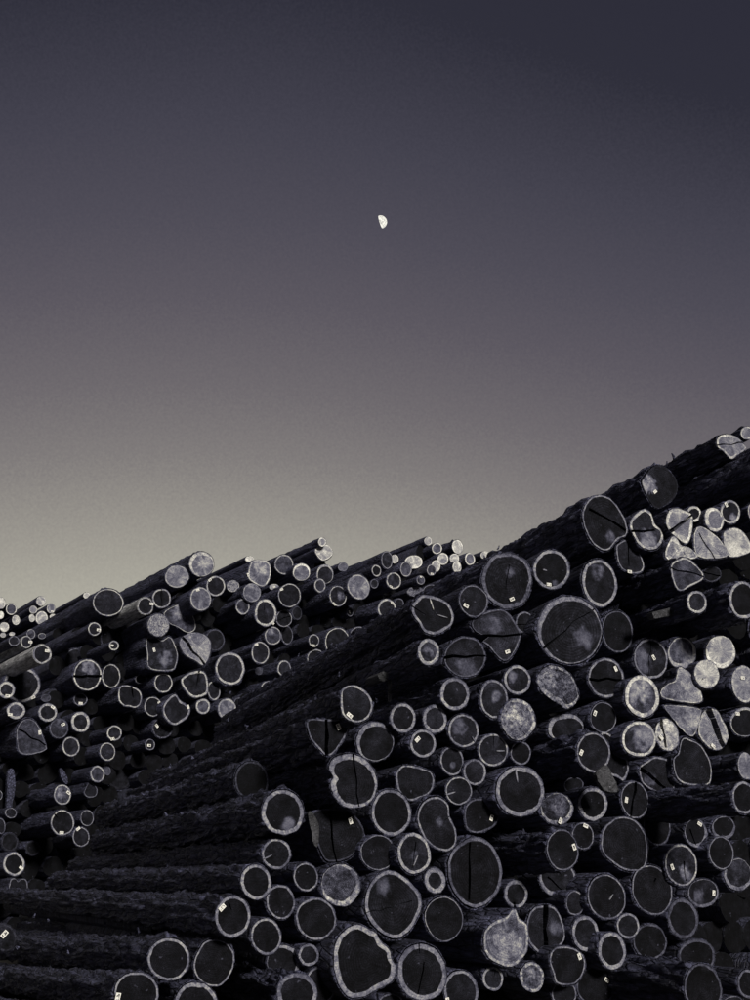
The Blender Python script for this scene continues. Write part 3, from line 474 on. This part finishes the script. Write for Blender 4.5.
436.5 824.7 38 58 t-18 s0.224 r.08 h0.00746 P417,820 420,806 430,797.5 440,797 448,804 450,816 456,830 456,844 448,851.5 436,849 424,838 m3,-4,4 c13,-8,8,-4,1,.4 p.25 @ the tall kidney-shaped log # tall kidney-shaped dark log notched on its right side
482 815 37 38 s0.112 r.09 h0.00533 P464,812 470,801 482,798 498,803 500,816 494,827 480,833 467,830 g9,3,-70 p.1 @ the angular black tagged log # angular black log with a white tag, right of the kidney-shaped log
475 872 55 71 t-5 s0.134 r.09 h0.00587 c-5,-30,-6,28,2,2 p.2 @ the towering dim log # towering dim oval log with a dusky rim, widest in the lower middle
516 894 24 28 s0.246 r.2 h0.0107 c-2,8,-1,14,2,3 p.2
506.5 941 48 52 s0.336 r.1 h0.113 x.5 m1,4,17 P483,944 485,930 495,921 507,916 515,907 519,918 527,925 529,941 525,955 513,967 498,964 488,957 p.35 @ the swirl-grained pale log # swirl-grained pale log with a bright rim and a pointed top
493 978.7 21 25 t-8 s0.246 r.17 h0.0107 c3,-10,1,-2,1.4,.4 p.2
532 977 25 31 t-8 h0.0516 s0.269 r.18 x.9 m-2,-3,6 p.2
546 929 40 54 s0.19 r.08 h0.0133 P527,920 533,908 544,904.5 556,908 564,925 565,940 552,952 545,957 532,947 527,935 c0,-27,-1,27,5,5 m9,0,6 p.1 @ the log split upright in two # grey log split upright into two halves, right of the swirl-grained pale log
566.8 965.5 35.5 39 s0.235 r.08 h0.00693 P549,960 553,949 563,946 576,949 585,958 584,972 577,983 565,985.5 556,983 553,973 g12,-9,70 p.3 @ the tagged log low by the split one # tagged dark log with a dented left side, below the log split upright
585.5 933.7 27 36.5 t-8 s0.224 r.17 h0.00746 p.2
575 903 19 25.5 t-5 s0.202 r.11 h0.0096 p.1
557.5 879 37 36 s0.213 r.13 h0.0107 o0,-.08 c-10,-2,6,12,1.6,1 p-.15
606.5 897 38 47 t-15 s0.19 r.07 h0.0064 l2,3,6,-3,.9 p.2 @ the dark tilted oval log # dark tilted oval log with a fine broken rim, lower right of the near pile
612 950.7 28 38.5 t-8 s0.235 r.18 h0.00746 p.35 @ the broad-ringed upright oval log
628 926 23 26 s0.224 r.14 h0.0117 p.2
596 986 40 42 s0.101 r.09 h0.0064 g10,-6,40 p.1
564 994 25 27 s0.146 r.1 h0.0064 p.1
461 991 35 42 s0.202 r.13 h0.00853 g-14,10,80 p.2
391 1006 28 26 s0.19 r.12 h0.0064 p.2
562.4 850 32 42 t-8 s0.168 r.07 h0.00587 g11,-3,70 p.7 F @ the oval log with a tag on its right # black oval log with an upright tag on its right side, long bark behind
583 836 22 28 s0.168 r.09 h0.00693 g2,-10,20 p.2
557 809 33 32 h0.024 s0.224 r.12 x.8 o-.08,-.1 g2,12,-60 m2,-4,9 p.2 @ the scarred grey log with low tag # scarred grey log with a low tag, above the black oval tagged log
592.7 804 30 34 t-8 s0.258 r.18 h0.00693 x.3 p.2 @ the crusty-ringed log
573.7 785 20 16 s0.157 r.1 h0.0064 p-.1
520 791.5 49 51 t-20 s0.235 r.14 h0.0064 l-5,-22,-3,-9,1.5 p.3 @ the broad round log with a top slit # broad round black-hearted log with a short slit at its top
624.7 844.5 46 55 t-10 s0.19 r.06 h0.008 P601,840 603,829 612,820 621,816.5 634,819 645,832 648,848 646,865 637,871.5 622,869 609,860 602,851 p.2 @ the big many-cornered log # big many-cornered dark log with a fine rim, lower right of the near pile
634.7 800 28.5 38 s0.19 r.08 h0.00693 c1,-18,-4,18,2.4,1.6 g-9,0,-75 p.15
657 828 27 37 s0.134 r.07 h0.00533 o0,-.05 p0
696 833 23 30 s0.168 r.13 h0.00746 g3,-9,30 o-.08,-.1 c-6,-4,0,12,1.4,1 p.1
723.6 828 24 24 s0.157 r.15 h0.0064 o0,-.1 p.1
721.4 853 25 34 t-8 s0.202 r.08 h0.00533 p.25 @ the dark oval above the mottled log
738 874.7 28 33 h0.0187 s0.224 r.12 x.4 o.05,-.1 p.15
681 865 32.5 43 t-10 h0.016 s0.291 r.09 x.5 m4,8,7 c3,-4,5,16,1.4,1.4 g-10,2,70 p.25 @ the rough log with a pale streak # rough dark log with a pale upright streak, lower right of the near pile
703 893 31 29 s0.179 r.1 h0.0107 m-4,4,6 g10,0,-80 p.1 o0,-.06
652 890 40 52 t-18 s0.213 r.06 h0.00693 c4,-12,2,-8,2,1 p.2 @ the long leaning dark log end # long leaning oval log end with a bright left rim, below the many-cornered log
683 918.7 31 41 s0.0896 r.15 h0.00746 p.1
650 942 34 37 s0.0784 r.1 h0.00533 p0
697 957 37 36 s0.0784 r.12 h0.00427 p0
703 989 38 52 s0.112 r.09 h0.0048 p1.2 F # dark log jutting out low at the right, top of its bark faintly lit
748 984 21 30 s0.123 r.15 h0.00533 p.2
733 1003 20 14 s0.157 h0.0107 p.3
783 460 48 46 h0.0107 s0.224 p.6 F
753 512 10 18 h0.125 s0.392 p.2
60 1030 48 48 e-3.6 p.9 F L # long dark log in the lowest left corner, only its bark showing above the frame edge
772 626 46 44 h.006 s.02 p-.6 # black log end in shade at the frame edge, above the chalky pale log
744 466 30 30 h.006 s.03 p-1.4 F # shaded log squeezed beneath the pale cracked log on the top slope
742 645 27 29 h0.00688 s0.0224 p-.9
"""
# ------------------------------------------------------------------ builders
PILES = {                                     # azimuth of the logs (left of the view), distance of the pile's face, log length
    'far': dict(az=R(35), c=26.0, L=11.0, n=36, s=.4, h=.0155, r=.14, t=-4),
    'near': dict(az=R(25.5), c=9.5, L=13.3, n=44, s=.26, h=.0083, r=.12, t=-8),
}
def parse(text, pile):
    D = PILES[pile]; out = []
    for ln in text.strip().split('\n'):
        lab = short = None
        if '#' in ln: ln, lab = ln.split('#'); lab = lab.strip()
        if '@' in ln: ln, short = ln.split('@'); short = short.strip()
        tk = ln.split(); x, y, w_, h_ = map(float, tk[:4])
        q = dict(x=x, y=y, w=w_, h=h_, pile=pile, lab=lab, short=short, hh=D['h'], s=D['s'], r=D['r'], t=D['t'], p=0.0, g=None, c=[], m=None, M=None, o=(0, 0), xx=0.0, j=0, l=[],
                 F=False, L=False, B=False, T=False, P=None, a=None, e=0.0)
        i = 4
        while i < len(tk):
            k, v = tk[i][0], tk[i][1:]
            fl = lambda u: tuple(float(z) for z in u.split(','))
            if k == 'P':
                pts = [fl(v)]; i += 1
                while i < len(tk) and (tk[i][0].isdigit() or tk[i][0] == '-') and ',' in tk[i]: pts.append(fl(tk[i])); i += 1
                q['P'] = pts; continue
            if k == 'h': q['hh'] = float(v)
            elif k in 'srtpaej': q[k] = float(v)
            elif k == 'x': q['xx'] = float(v)
            elif k in 'gmMo': q[k] = fl(v)
            elif k == 'l': q['l'] = [fl(u) for u in v.split(';')]
            elif k == 'c': q['c'] = [fl(u) for u in v.split(';')]
            elif k in 'FLBT': q[k] = True
            i += 1
        out.append(q)
    return out
LOGS = parse(FAR, 'far') + parse(NEAR, 'near')

def frame(pile):
    a = PILES[pile]['az']
    d = Vector((-math.sin(a), math.cos(a), 0)); z = -d; y = Vector((0, 0, 1)); x = y.cross(z)
    return d, x, y, z
def unproject(px, py, pile, p):
    d = frame(pile)[0]; r = ray(px, py)
    return EYE + r * ((PILES[pile]['c'] - p) / r.dot(d))
def catmull(pts, n):
    out = []; m = len(pts); k = 10; dense = []
    for i in range(m):
        p0, p1, p2, p3 = (Vector(pts[(i + j) % m]) for j in (-1, 0, 1, 2))
        for s in range(k):
            t = s / k
            dense.append(.5 * ((2 * p1) + (p2 - p0) * t + (2 * p0 - 5 * p1 + 4 * p2 - p3) * t * t + (3 * p1 - p0 - 3 * p2 + p3) * t ** 3))
    return dense

def outline_at(pts, ctr, n):
    """closed outline sampled at n equal angles about ctr (star shaped): list of radii"""
    seg = [(Vector(pts[i]) - ctr, Vector(pts[(i + 1) % len(pts)]) - ctr) for i in range(len(pts))]
    rad = []
    for k in range(n):
        a = 2 * math.pi * k / n; dx, dy = math.cos(a), math.sin(a); best = 0
        for A, B in seg:
            e = B - A; den = dx * e.y - dy * e.x
            if abs(den) < 1e-12: continue
            t = (A.x * e.y - A.y * e.x) / den; u = (A.x * dy - A.y * dx) / den
            if t > 0 and -1e-6 <= u <= 1 + 1e-6: best = max(best, t)
        rad.append(best)
    for k in range(n):
        if rad[k] == 0: rad[k] = rad[k - 1]
    return rad

def carve(bm, cracks):
    """cut wedge-shaped splits clean through a face mesh and give them walls"""
    for (x1, y1, x2, y2, w1, w2) in cracks:
        A = Vector((x1, y1)); B = Vector((x2, y2)); d = B - A; L = d.length
        if L < 1e-5: continue
        d /= L; nn = Vector((-d.y, d.x))
        lines = []
        for sgn in (1, -1):
            a = A + nn * (w1 / 2 * sgn); b = B + nn * (w2 / 2 * sgn); e = (b - a).normalized()
            m_ = Vector((-e.y, e.x)) * sgn
            lines.append((a, m_))
        caps = [(A, -d), (B, d)]
        for (a, m_) in lines + caps:
            near = [f for f in bm.faces if True]
            bmesh.ops.bisect_plane(bm, geom=bm.verts[:] + bm.edges[:] + bm.faces[:], plane_co=(a.x, a.y, 0), plane_no=(m_.x, m_.y, 0), dist=1e-6)
        dead = []
        for f in bm.faces:
            c = f.calc_center_median().xy
            if f.normal.z > -2 and all((c - a).dot(m_) < 0 for a, m_ in lines + caps): dead.append(f)
        if not dead: continue
        rim = set()
        for f in dead:
            for e in f.edges:
                if any(g not in dead for g in e.link_faces): rim.add(e)
        dead_s = set(dead)
        bmesh.ops.delete(bm, geom=dead, context='FACES')
        rim = [e for e in rim if e.is_valid]
        if rim:
            r_ = bmesh.ops.extrude_edge_only(bm, edges=rim)
            for v in r_['geom']:
                if isinstance(v, bmesh.types.BMVert): v.co.z -= .12

def face_mesh(name, loops, rads, mk, pale, seed, torn, cracks):
    """loops: list of closed rings (each n points (x, y)); rads: the 'rad' value per ring"""
    bm = bmesh.new(); lr = bm.verts.layers.float.new('rad'); lp = bm.verts.layers.float.new('pale')
    vs = []
    for ring, rv in zip(loops, rads):
        row = []
        for p in ring:
            zz = noise.noise(Vector((p[0] * 14 + seed, p[1] * 14, seed))) * (.003 + .016 * torn)
            if torn: zz += noise.noise(Vector((p[0] * 40 + seed, p[1] * 40, 3))) * .012 * torn
            v = bm.verts.new((p[0], p[1], zz)); v[lr] = rv; v[lp] = pale(p)
            row.append(v)
        vs.append(row)
    n = len(loops[0])
    if mk == 'disc':
        c0 = Vector((0, 0, 0))
        for v in vs[0]: c0 += v.co
        c = bm.verts.new(c0 / n); c[lr] = 0; c[lp] = pale(c.co)
        for j in range(n): bm.faces.new((c, vs[0][j], vs[0][(j + 1) % n]))
    for i in range(len(vs) - 1):
        for j in range(n):
            k = (j + 1) % n
            bm.faces.new((vs[i][j], vs[i + 1][j], vs[i + 1][k], vs[i][k]))
    if cracks: carve(bm, cracks)
    me = bpy.data.meshes.new(name); bm.to_mesh(me); bm.free()
    return me

TAG_BM = bmesh.new(); bmesh.ops.create_cube(TAG_BM, size=1)
bmesh.ops.scale(TAG_BM, vec=(.056, .030, .003), verts=TAG_BM.verts)
TAG_ME = bpy.data.meshes.new('paper_tag'); TAG_BM.to_mesh(TAG_ME); TAG_BM.free(); TAG_ME.materials.append(M_TAG)

def stub(parent, name, base, direc, length, r, m):
    """short tapering broken branch, its foot inside the bark"""
    bm = bmesh.new(); d = direc.normalized(); a = d.orthogonal().normalized(); b = d.cross(a); rows = []
    for i in range(4):
        t = i / 3; row = []
        for k in range(6):
            an = math.pi * 2 * k / 6
            rr = r * (1 - .65 * t) * (1 + random.uniform(-.2, .2))
            row.append(bm.verts.new(base + d * (length * t) + (a * math.cos(an) + b * math.sin(an)) * rr + a * (.12 * length * math.sin(t * 2.2))))
        rows.append(row)
    for i in range(3):
        for k in range(6): bm.faces.new((rows[i][k], rows[i][(k + 1) % 6], rows[i + 1][(k + 1) % 6], rows[i + 1][k]))
    bm.faces.new(rows[-1])
    me = bpy.data.meshes.new(name); bm.to_mesh(me); bm.free(); link(name, me, m, parent)

INFO = []
def build_log(q, idx):
    rnd = random.Random(idx * 13 + 5)
    D = PILES[q['pile']]; d, X, Y, Z = frame(q['pile']); n = D['n'] if max(q['w'], q['h']) > 13 else 22
    if q['F'] and q['pile'] == 'near': n = 64
    seed = idx * 3.7
    # outline in photo pixels -> on the plane of the cut end
    if q['P']: px = catmull(q['P'], n)
    else:
        ta = R(q['t']); px = []
        for k in range(40):
            a = 2 * math.pi * k / 40
            wob = 1 + .035 * noise.noise(Vector((math.cos(a) * 1.1 + seed, math.sin(a) * 1.1, 5.1))) + .02 * noise.noise(Vector((math.cos(a) * 3 + seed, math.sin(a) * 3, 1.1)))
            ex, ey = math.cos(a) * q['w'] / 2 * wob, math.sin(a) * q['h'] / 2 * wob
            wob = 1 + .014 * noise.noise(Vector((math.cos(a) * 7 + seed, math.sin(a) * 7, 3.3))); ex *= wob; ey *= wob
            px.append(Vector((q['x'] + ex * math.cos(ta) - ey * math.sin(ta), q['y'] + ex * math.sin(ta) + ey * math.cos(ta))))
    cx = sum(v[0] for v in px) / len(px); cy = sum(v[1] for v in px) / len(px)
    org = unproject(cx, cy, q['pile'], q['p'])
    def loc(x, y):
        v = unproject(x, y, q['pile'], q['p']) - org; return Vector((v.dot(X), v.dot(Y)))
    pts = [loc(*v) for v in px]
    rad = outline_at(pts, Vector((0, 0)), n)
    rad = [r0 * (1 + .022 * noise.noise(Vector((math.cos(2 * math.pi * k / n) * 5 + seed, math.sin(2 * math.pi * k / n) * 5, 8.8)))) for k, r0 in enumerate(rad)]
    mpp = (loc(cx + 1, cy) - loc(cx, cy)).length          # metres per photo pixel
    rm_ = sum(rad) / n
    root = bpy.data.objects.new('log', None); C.objects.link(root)
    M = Matrix((X, Y, Z)).transposed().to_4x4(); M.translation = org; root.matrix_world = M
    root.empty_display_size = .1
    col = (q['hh'], q['s'], min(1, q['xx']), 1)
    dirs = [(math.cos(2 * math.pi * k / n), math.sin(2 * math.pi * k / n)) for k in range(n)]
    # bark: a long, slightly tapering and wandering tube
    L = D['L'] * rnd.uniform(.96, 1.04) + (2.6 if q['L'] else 0)
    if q['pile'] == 'near' and q['y'] < 700: L = 9.5
    if q['j']: L = q['j']
    az = (q['a'] if q['a'] is not None else 0)
    da = R(q['a']) - D['az'] if q['a'] is not None else R(rnd.uniform(-.35, .35)) - (R(3.4) * (1 - min(1, max(0, (q['y'] - 650) / 190))) if q['pile'] == 'near' else 0)
    de = R(q['e']) if q['e'] else R(rnd.uniform(-.3, .3))
    big = q['F'] and q['pile'] == 'near'
    nseg = 120 if big else (40 if q['F'] else 7)
    tap = rnd.uniform(.78, 1.0)
    bm = bmesh.new(); rows = []
    amp = .05 if q['B'] else 1.0
    sz = [0.0, .012] + [.03 + (L - .03) * (i / nseg) ** 1.35 for i in range(nseg + 1)]
    for i, s in enumerate(sz):
        t = s / L; row = []
        k_ = 1 + (tap - 1) * t
        ox = -math.tan(da) * s + .02 * rm_ * math.sin(s * 1.3 + seed); oy = math.tan(de) * s + .03 * rm_ * math.sin(s * .9 + seed * 2)
        for j in range(n):
            cxx, cyy = dirs[j]
            base = rad[j] + (rm_ - rad[j]) * min(1, t * 1.6) * .6
            rr = base * k_ * 1.035
            if i == 0: rr = base * 1.0; zz = -.004
            elif i == 1: rr = base * 1.03; zz = -.002 - .03 * abs(noise.noise(Vector((cxx * 4 + seed, cyy * 4, 2))))
            else:
                zz = -s
                f = 0.0
                if q['F']:
                    ang = math.atan2(cyy, cxx)
                    v3 = Vector((cxx * 5 * rm_ / .25 + seed, cyy * 5 * rm_ / .25, s * 1.6))
                    f = noise.noise(v3) * .035 + abs(noise.noise(Vector((v3.x * 2.4, v3.y * 2.4, s * 3.2)))) * .05 - .02 + noise.noise(Vector((v3.x * 5, v3.y * 5, s * 9))) * .018
                    f *= (1.6 if big else 1.0) * amp * min(1.0, rm_ / .22)
                    if not big: f *= 1.3
                else: f = noise.noise(Vector((cxx * 2 + seed, cyy * 2, s * 1.2))) * .03 * rm_ / .25
                rr += f
            row.append(bm.verts.new((cxx * rr + ox, cyy * rr + oy, zz)))
        rows.append(row)
    for i in range(len(rows) - 1):
        for j in range(n):
            k = (j + 1) % n; bm.faces.new((rows[i][j], rows[i][k], rows[i + 1][k], rows[i + 1][j]))
    bm.faces.new(rows[-1][::-1])
    bmesh.ops.recalc_face_normals(bm, faces=bm.faces[:])
    me = bpy.data.meshes.new('bark'); bm.to_mesh(me); bm.free(); shade(me)
    bo = link('bark', me, M_PALEBARK if q['B'] else M_BARK, root)
    # cut end: heartwood disc and sapwood ring
    cracks = []
    for (x1, y1, x2, y2, w1, w2) in q['c']:
        a, b = loc(q['x'] + x1, q['y'] + y1), loc(q['x'] + x2, q['y'] + y2); 
        ns = 4 if (b - a).length > .18 else 2
        dd = (b - a); pn = Vector((-dd.y, dd.x)); P_ = [a + dd * (k / ns) + pn * (0 if k in (0, ns) else rnd.uniform(-.035, .035)) for k in range(ns + 1)]
        W_ = [w1 + (w2 - w1) * k / ns for k in range(ns + 1)]; W_ = [u * (1 if k in (0, ns) else rnd.uniform(.65, 1.25)) for k, u in enumerate(W_)]
        for k in range(ns): cracks.append((P_[k].x, P_[k].y, P_[k + 1].x, P_[k + 1].y, W_[k] * mpp, W_[k + 1] * mpp))
    tiny = max(q['w'], q['h']) < 11
    ofx, ofy = q['o'][0] * rm_, -q['o'][1] * rm_
    inner = []
    for j in range(n):
        cxx, cyy = dirs[j]
        wv = q['r'] * (1 + .22 * noise.noise(Vector((cxx * 1.5 + seed, cyy * 1.5, 9))) + .14 * noise.noise(Vector((cxx * 6 + seed, cyy * 6, 4))))
        ri = rad[j] - wv * 1.25 * rm_
        p = Vector((cxx * max(ri, rm_ * .15) + ofx, cyy * max(ri, rm_ * .15) + ofy))
        lim = rad[j] * .95
        if p.length > lim * .99: p = p * (lim * .99 / p.length)
        inner.append(p)
    og = [.985 - .03 * abs(noise.noise(Vector((dirs[j][0] * 8 + seed, dirs[j][1] * 8, 6)))) for j in range(n)]
    outer = [Vector((dirs[j][0] * rad[j] * og[j], dirs[j][1] * rad[j] * og[j])) for j in range(n)]
    if q['m']: pm = loc(q['x'] + q['m'][0], q['y'] + q['m'][1]); pr = q['m'][2] * mpp; pk = max(q['s'] * .62, .1)
    if q['M']: pm = loc(q['x'] + q['M'][0], q['y'] + q['M'][1]); pr = q['M'][2] * mpp; pk = .45
    def pale(p):
        if not (q['m'] or q['M']): return 0.0
        v = Vector((p[0], p[1])); dd = (v - pm).length / pr
        dd += .45 * noise.noise(Vector((p[0] * 12 + seed, p[1] * 12, 7))) + .25 * noise.noise(Vector((p[0] * 30 + seed, p[1] * 30, 2)))
        return max(0.0, min(1.0, (1.05 - dd) * 2.2)) * pk
    steps = [.4, .8, 1.0] if tiny else ([.2, .4, .6, .8, .92, 1.0] if not (q['m'] or q['M']) else [.1, .2, .3, .4, .5, .6, .7, .8, .9, 1.0])
    hl = [[(p.x * s + ofx * (1 - s), p.y * s + ofy * (1 - s)) for p in inner] for s in steps]
    me = face_mesh('heartwood', hl, [s * .85 for s in steps], 'disc', pale, seed, q['xx'], cracks)
    o1 = link('heartwood', me, M_HEART, root); o1.color = col
    sl_ = [[tuple(inner[j].lerp(outer[j], s)) for j in range(n)] for s in (0, .5, 1)]
    me = face_mesh('sapwood', sl_, [.85, .93, 1.0], 'ring', lambda p: 0.0, seed, q['xx'], cracks)
    o2 = link('sapwood', me, M_SAP, root); o2.color = col
    for (x1, y1, x2, y2, w1) in q['l']:       # pale splinter standing proud of the sawn face
        A, B = loc(q['x'] + x1, q['y'] + y1), loc(q['x'] + x2, q['y'] + y2); dv = B - A; pv_ = Vector((-dv.y, dv.x)).normalized() * (w1 * mpp / 2)
        bm = bmesh.new(); front = []; back = []
        for t, k in ((0, .5), (.3, 1), (.7, .9), (1, .25)):
            for sg in (1, -1):
                u = A + dv * t + pv_ * (k * sg * rnd.uniform(.8, 1.1)); front.append(bm.verts.new((u.x, u.y, .014))); back.append(bm.verts.new((u.x, u.y, -.02)))
        for i in range(3):
            a_ = i * 2; bm.faces.new((front[a_], front[a_ + 1], front[a_ + 3], front[a_ + 2]))
            bm.faces.new((front[a_], front[a_ + 2], back[a_ + 2], back[a_])); bm.faces.new((front[a_ + 1], back[a_ + 1], back[a_ + 3], front[a_ + 3]))
        bmesh.ops.recalc_face_normals(bm, faces=bm.faces[:])
        me = bpy.data.meshes.new('splinter'); bm.to_mesh(me); bm.free(); o3 = link('splinter', me, M_HEART, root); o3.color = (.34, .3, 0, 1)
    if q['g']:
        gp = loc(q['x'] + q['g'][0], q['y'] + q['g'][1])
        tg = link('paper_tag', TAG_ME, None, root)
        k = 1.0 if q['pile'] == 'near' else 1.75
        if tiny: k *= .75
        tg.location = (gp.x, gp.y, .012 + .014 * q['xx']); tg.rotation_euler = (0, 0, R(-q['g'][2])); tg.scale = (k, k * 1.15, 1)
    if q['F'] and q['pile'] == 'near':
        for k in range(2 if not q['T'] else 4):
            s = rnd.uniform(.6, 6.5); an = rnd.uniform(.35, .85) * math.pi
            rr = rm_ * .93
            stub(root, 'branch_stub', Vector((math.cos(an) * rr, math.sin(an) * rr, -s)), Vector((math.cos(an), math.sin(an), rnd.uniform(-.3, .5))), rnd.uniform(.03, .055) if not q['T'] else rnd.uniform(.05, .09), rnd.uniform(.012, .022), M_BARK)
    INFO.append((q, root, rm_, org, mpp, L))
    return root

for i, q in enumerate(LOGS): build_log(q, i)

# loose bark, a broken limb and torn strips still hanging on their logs
def slab(name, at, pile, p, pts, depth, m):
    t = min(INFO, key=lambda u: math.hypot(u[0]['x'] - at[0], u[0]['y'] - at[1])); inv = t[1].matrix_world.inverted()
    d = frame(pile)[0]; bm = bmesh.new(); rnd = random.Random(len(name) + int(at[0])); dense = catmull(pts, 0)[::3]; fr = []; bk = []
    for v in dense:
        w_ = unproject(v[0], v[1], pile, p); fr.append(bm.verts.new(inv @ (w_ + d * rnd.uniform(-.012, .012)))); bk.append(bm.verts.new(inv @ (w_ + d * (depth * rnd.uniform(.8, 1.2)))))
    bm.faces.new(fr); bm.faces.new(bk[::-1]); n = len(fr)
    for i in range(n): bm.faces.new((fr[i], bk[i], bk[(i + 1) % n], fr[(i + 1) % n]))
    bmesh.ops.triangulate(bm, faces=bm.faces[:]); bmesh.ops.recalc_face_normals(bm, faces=bm.faces[:])
    me = bpy.data.meshes.new(name); bm.to_mesh(me); bm.free(); link(name, me, m, t[1])
slab('bark_flap', (593.6, 752.7), 'near', .63, [(596, 775), (601, 768), (606, 765), (612, 774), (618, 787), (617, 792), (604, 790)], .05, M_OLDBARK)
slab('bark_strip', (428.5, 652), 'near', .15, [(388, 673), (390.3, 674), (391.4, 688), (390.8, 701), (388.6, 700), (389, 686)], .02, M_OLDBARK)
slab('branch_stub', (432, 614), 'near', .3, [(378, 675), (383, 671.5), (388, 674), (387.5, 680), (381, 681)], .3, M_OLDBARK)
slab('broken_limb', (697, 602), 'near', .5, [(652, 613), (657, 611), (690, 604), (692, 611), (663, 617), (655, 618)], .09, M_OLDBARK)
slab('bark_strip', (310, 837), 'near', .16, [(308, 814), (312, 812), (319, 826), (318, 846), (313, 842), (311, 828)], .03, M_OLDBARK)
slab('bark_slab', (11, 813), 'far', -.3, [(8, 772), (14, 770), (15, 790), (12, 806), (13, 818), (6, 815), (7, 795)], .12, M_BARK)
slab('bark_slab', (62.4, 794.7), 'far', .6, [(60, 768), (64, 771), (68, 780), (66, 784), (61, 777)], .1, M_BARK)
# ------------------------------------------------------------------ labels
def words(s): return len(s.replace('-', '').split())
def describe(q):
    area = (q['w'] * q['h']) ** .5
    near = q['pile'] == 'near'
    sz = ('tiny' if area < 9 else 'small' if area < 15 else 'medium' if area < 22 else 'large') if not near else ('small' if area < 26 else 'medium' if area < 35 else 'large' if area < 45 else 'huge')
    h = q['hh']; tn = 'pale' if h >= .2 else 'grey' if h >= .05 else 'dark' if h >= .018 else 'black'
    if q['xx'] >= .6: tn = 'rough ' + tn
    if q['g']: ft = 'tagged'
    elif q['c']: ft = 'cracked'
    else: ft = ''
    rim = 'broad rim' if q['r'] >= .16 and q['s'] > .12 else 'thin rim' if q['r'] < .1 and q['s'] > .12 else 'faint rim' if q['s'] <= .12 else 'even rim'
    return sz, ft, tn, rim
used = set(); LM = [t for t in INFO if t[0]['short']]
DIRS = ['right of', 'below right of', 'below', 'below left of', 'left of', 'above left of', 'above', 'above right of']
TAKEN = {}
for t in INFO:
    if t[0]['lab']: TAKEN[t[0]['lab']] = t
NEXT = ['', 'just ', 'further ', 'well ']
for t in INFO:
    q, root = t[0], t[1]
    lab = q['lab']
    if not lab:
        sz, ft, tn, rim = describe(q)
        cand = sorted((u for u in LM if u[0] is not q and u[0]['pile'] == q['pile']), key=lambda u: math.hypot(u[0]['x'] - q['x'], u[0]['y'] - q['y']))
        for u in cand[:6]:
            a = math.degrees(math.atan2(q['y'] - u[0]['y'], q['x'] - u[0]['x'])) % 360
            rel = DIRS[int((a + 22.5) // 45) % 8]
            l = f"{sz} {ft + ' ' if ft else ''}{tn} log, {rim}, {rel} {u[0]['short']}"
            if len(l.replace('-', ' ').split()) > 16: l = f"{sz} {tn} log {rel} {u[0]['short']}"
            l = ' '.join(l.split())
            if l not in TAKEN: lab = l; break
        else: raise RuntimeError('no label')
        TAKEN[lab] = t
    if len(lab.replace('-', ' ').split()) > 16: print('LONG', lab)
    tag(root, lab, 'log', 'logs stacked in the far pile' if q['pile'] == 'far' else 'logs stacked in the near pile')

# ------------------------------------------------------------------ the inner mass of each pile, deep in the gaps and below the frame down to the ground
def inner_mass(pile, name, recess, r, label):
    d, X, Y, Z = frame(pile); c0 = PILES[pile]['c']
    mine = [t for t in INFO if t[0]['pile'] == pile]
    P = []
    for t in mine:                          # position in the face plane (u along it, v up), radius, protrusion
        P.append((t[3].dot(X), t[3].z, t[2]))
    low = [(t[3].dot(X), t[3].z, t[2]) for t in mine if t[0]['p'] > -1 and not (t[0]['x'] > 760 and t[0]['y'] > 500)]
    us = [p[0] for p in low] if pile == 'near' else [p[0] for p in P]; u0, u1 = min(us), max(us)
    bm = bmesh.new(); rnd = random.Random(3)
    def top(u): 
        tops = [p[1] + p[2] for p in low if abs(p[0] - u) < max(.5, p[2] * 2)]
        if u > u1 - .3: tops.append(top(u1 - .4))
        return max(tops) if tops else None
    for layer in (0, 1):
        row = 0; v = r + layer * r * .87
        while v < 12:
            u = u0 - (0 if pile == 'near' else 1) + (r if row % 2 else 0)
            while u < u1 + 1.2:
                uu, vv = u + rnd.uniform(-.06, .06) * r * 3, v + rnd.uniform(-.06, .06) * r * 3
                tp = min(x for x in (top(uu - .35), top(uu), top(uu + .3)) if x is not None) if all(top(uu + e) is not None for e in (-.35, 0, .3)) else None
                ok = tp is not None and vv + r < tp - .25
                if ok and not layer and any(math.hypot(uu - p[0], vv - p[1]) < p[2] * .75 for p in P): ok = False
                if ok and pile == 'near' and not any(p[0] < uu - 1.0 and abs(p[1] - vv) < .3 for p in P): ok = False
                if ok:
                    rr = r * rnd.uniform(.75, 1.0) * (1.2 if pile == 'near' and uu > u1 - .9 else 1); s0 = recess + 1.6 * layer + rnd.uniform(-.25, .35); LL = 6.0
                    o = X * uu + Vector((0, 0, vv)) + d * (c0 + s0); ring0, ring1 = [], []
                    for k in range(14):
                        a = 2 * math.pi * k / 14; w = (X * math.cos(a) + Y * math.sin(a)) * rr * (1 + .06 * math.sin(3 * a + uu * 9))
                        ring0.append(bm.verts.new(o + w)); ring1.append(bm.verts.new(o + w * .85 + d * LL))
                    bm.faces.new(ring0)
                    for k in range(14): bm.faces.new((ring0[k], ring1[k], ring1[(k + 1) % 14], ring0[(k + 1) % 14]))
                u += 2 * r
            v += r * 1.74; row += 1
    bmesh.ops.recalc_face_normals(bm, faces=bm.faces[:])
    me = bpy.data.meshes.new(name); bm.to_mesh(me); bm.free()
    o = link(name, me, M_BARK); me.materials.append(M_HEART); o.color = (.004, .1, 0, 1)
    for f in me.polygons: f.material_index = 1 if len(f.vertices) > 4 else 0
    tag(o, label, None, None, 'stuff'); return o
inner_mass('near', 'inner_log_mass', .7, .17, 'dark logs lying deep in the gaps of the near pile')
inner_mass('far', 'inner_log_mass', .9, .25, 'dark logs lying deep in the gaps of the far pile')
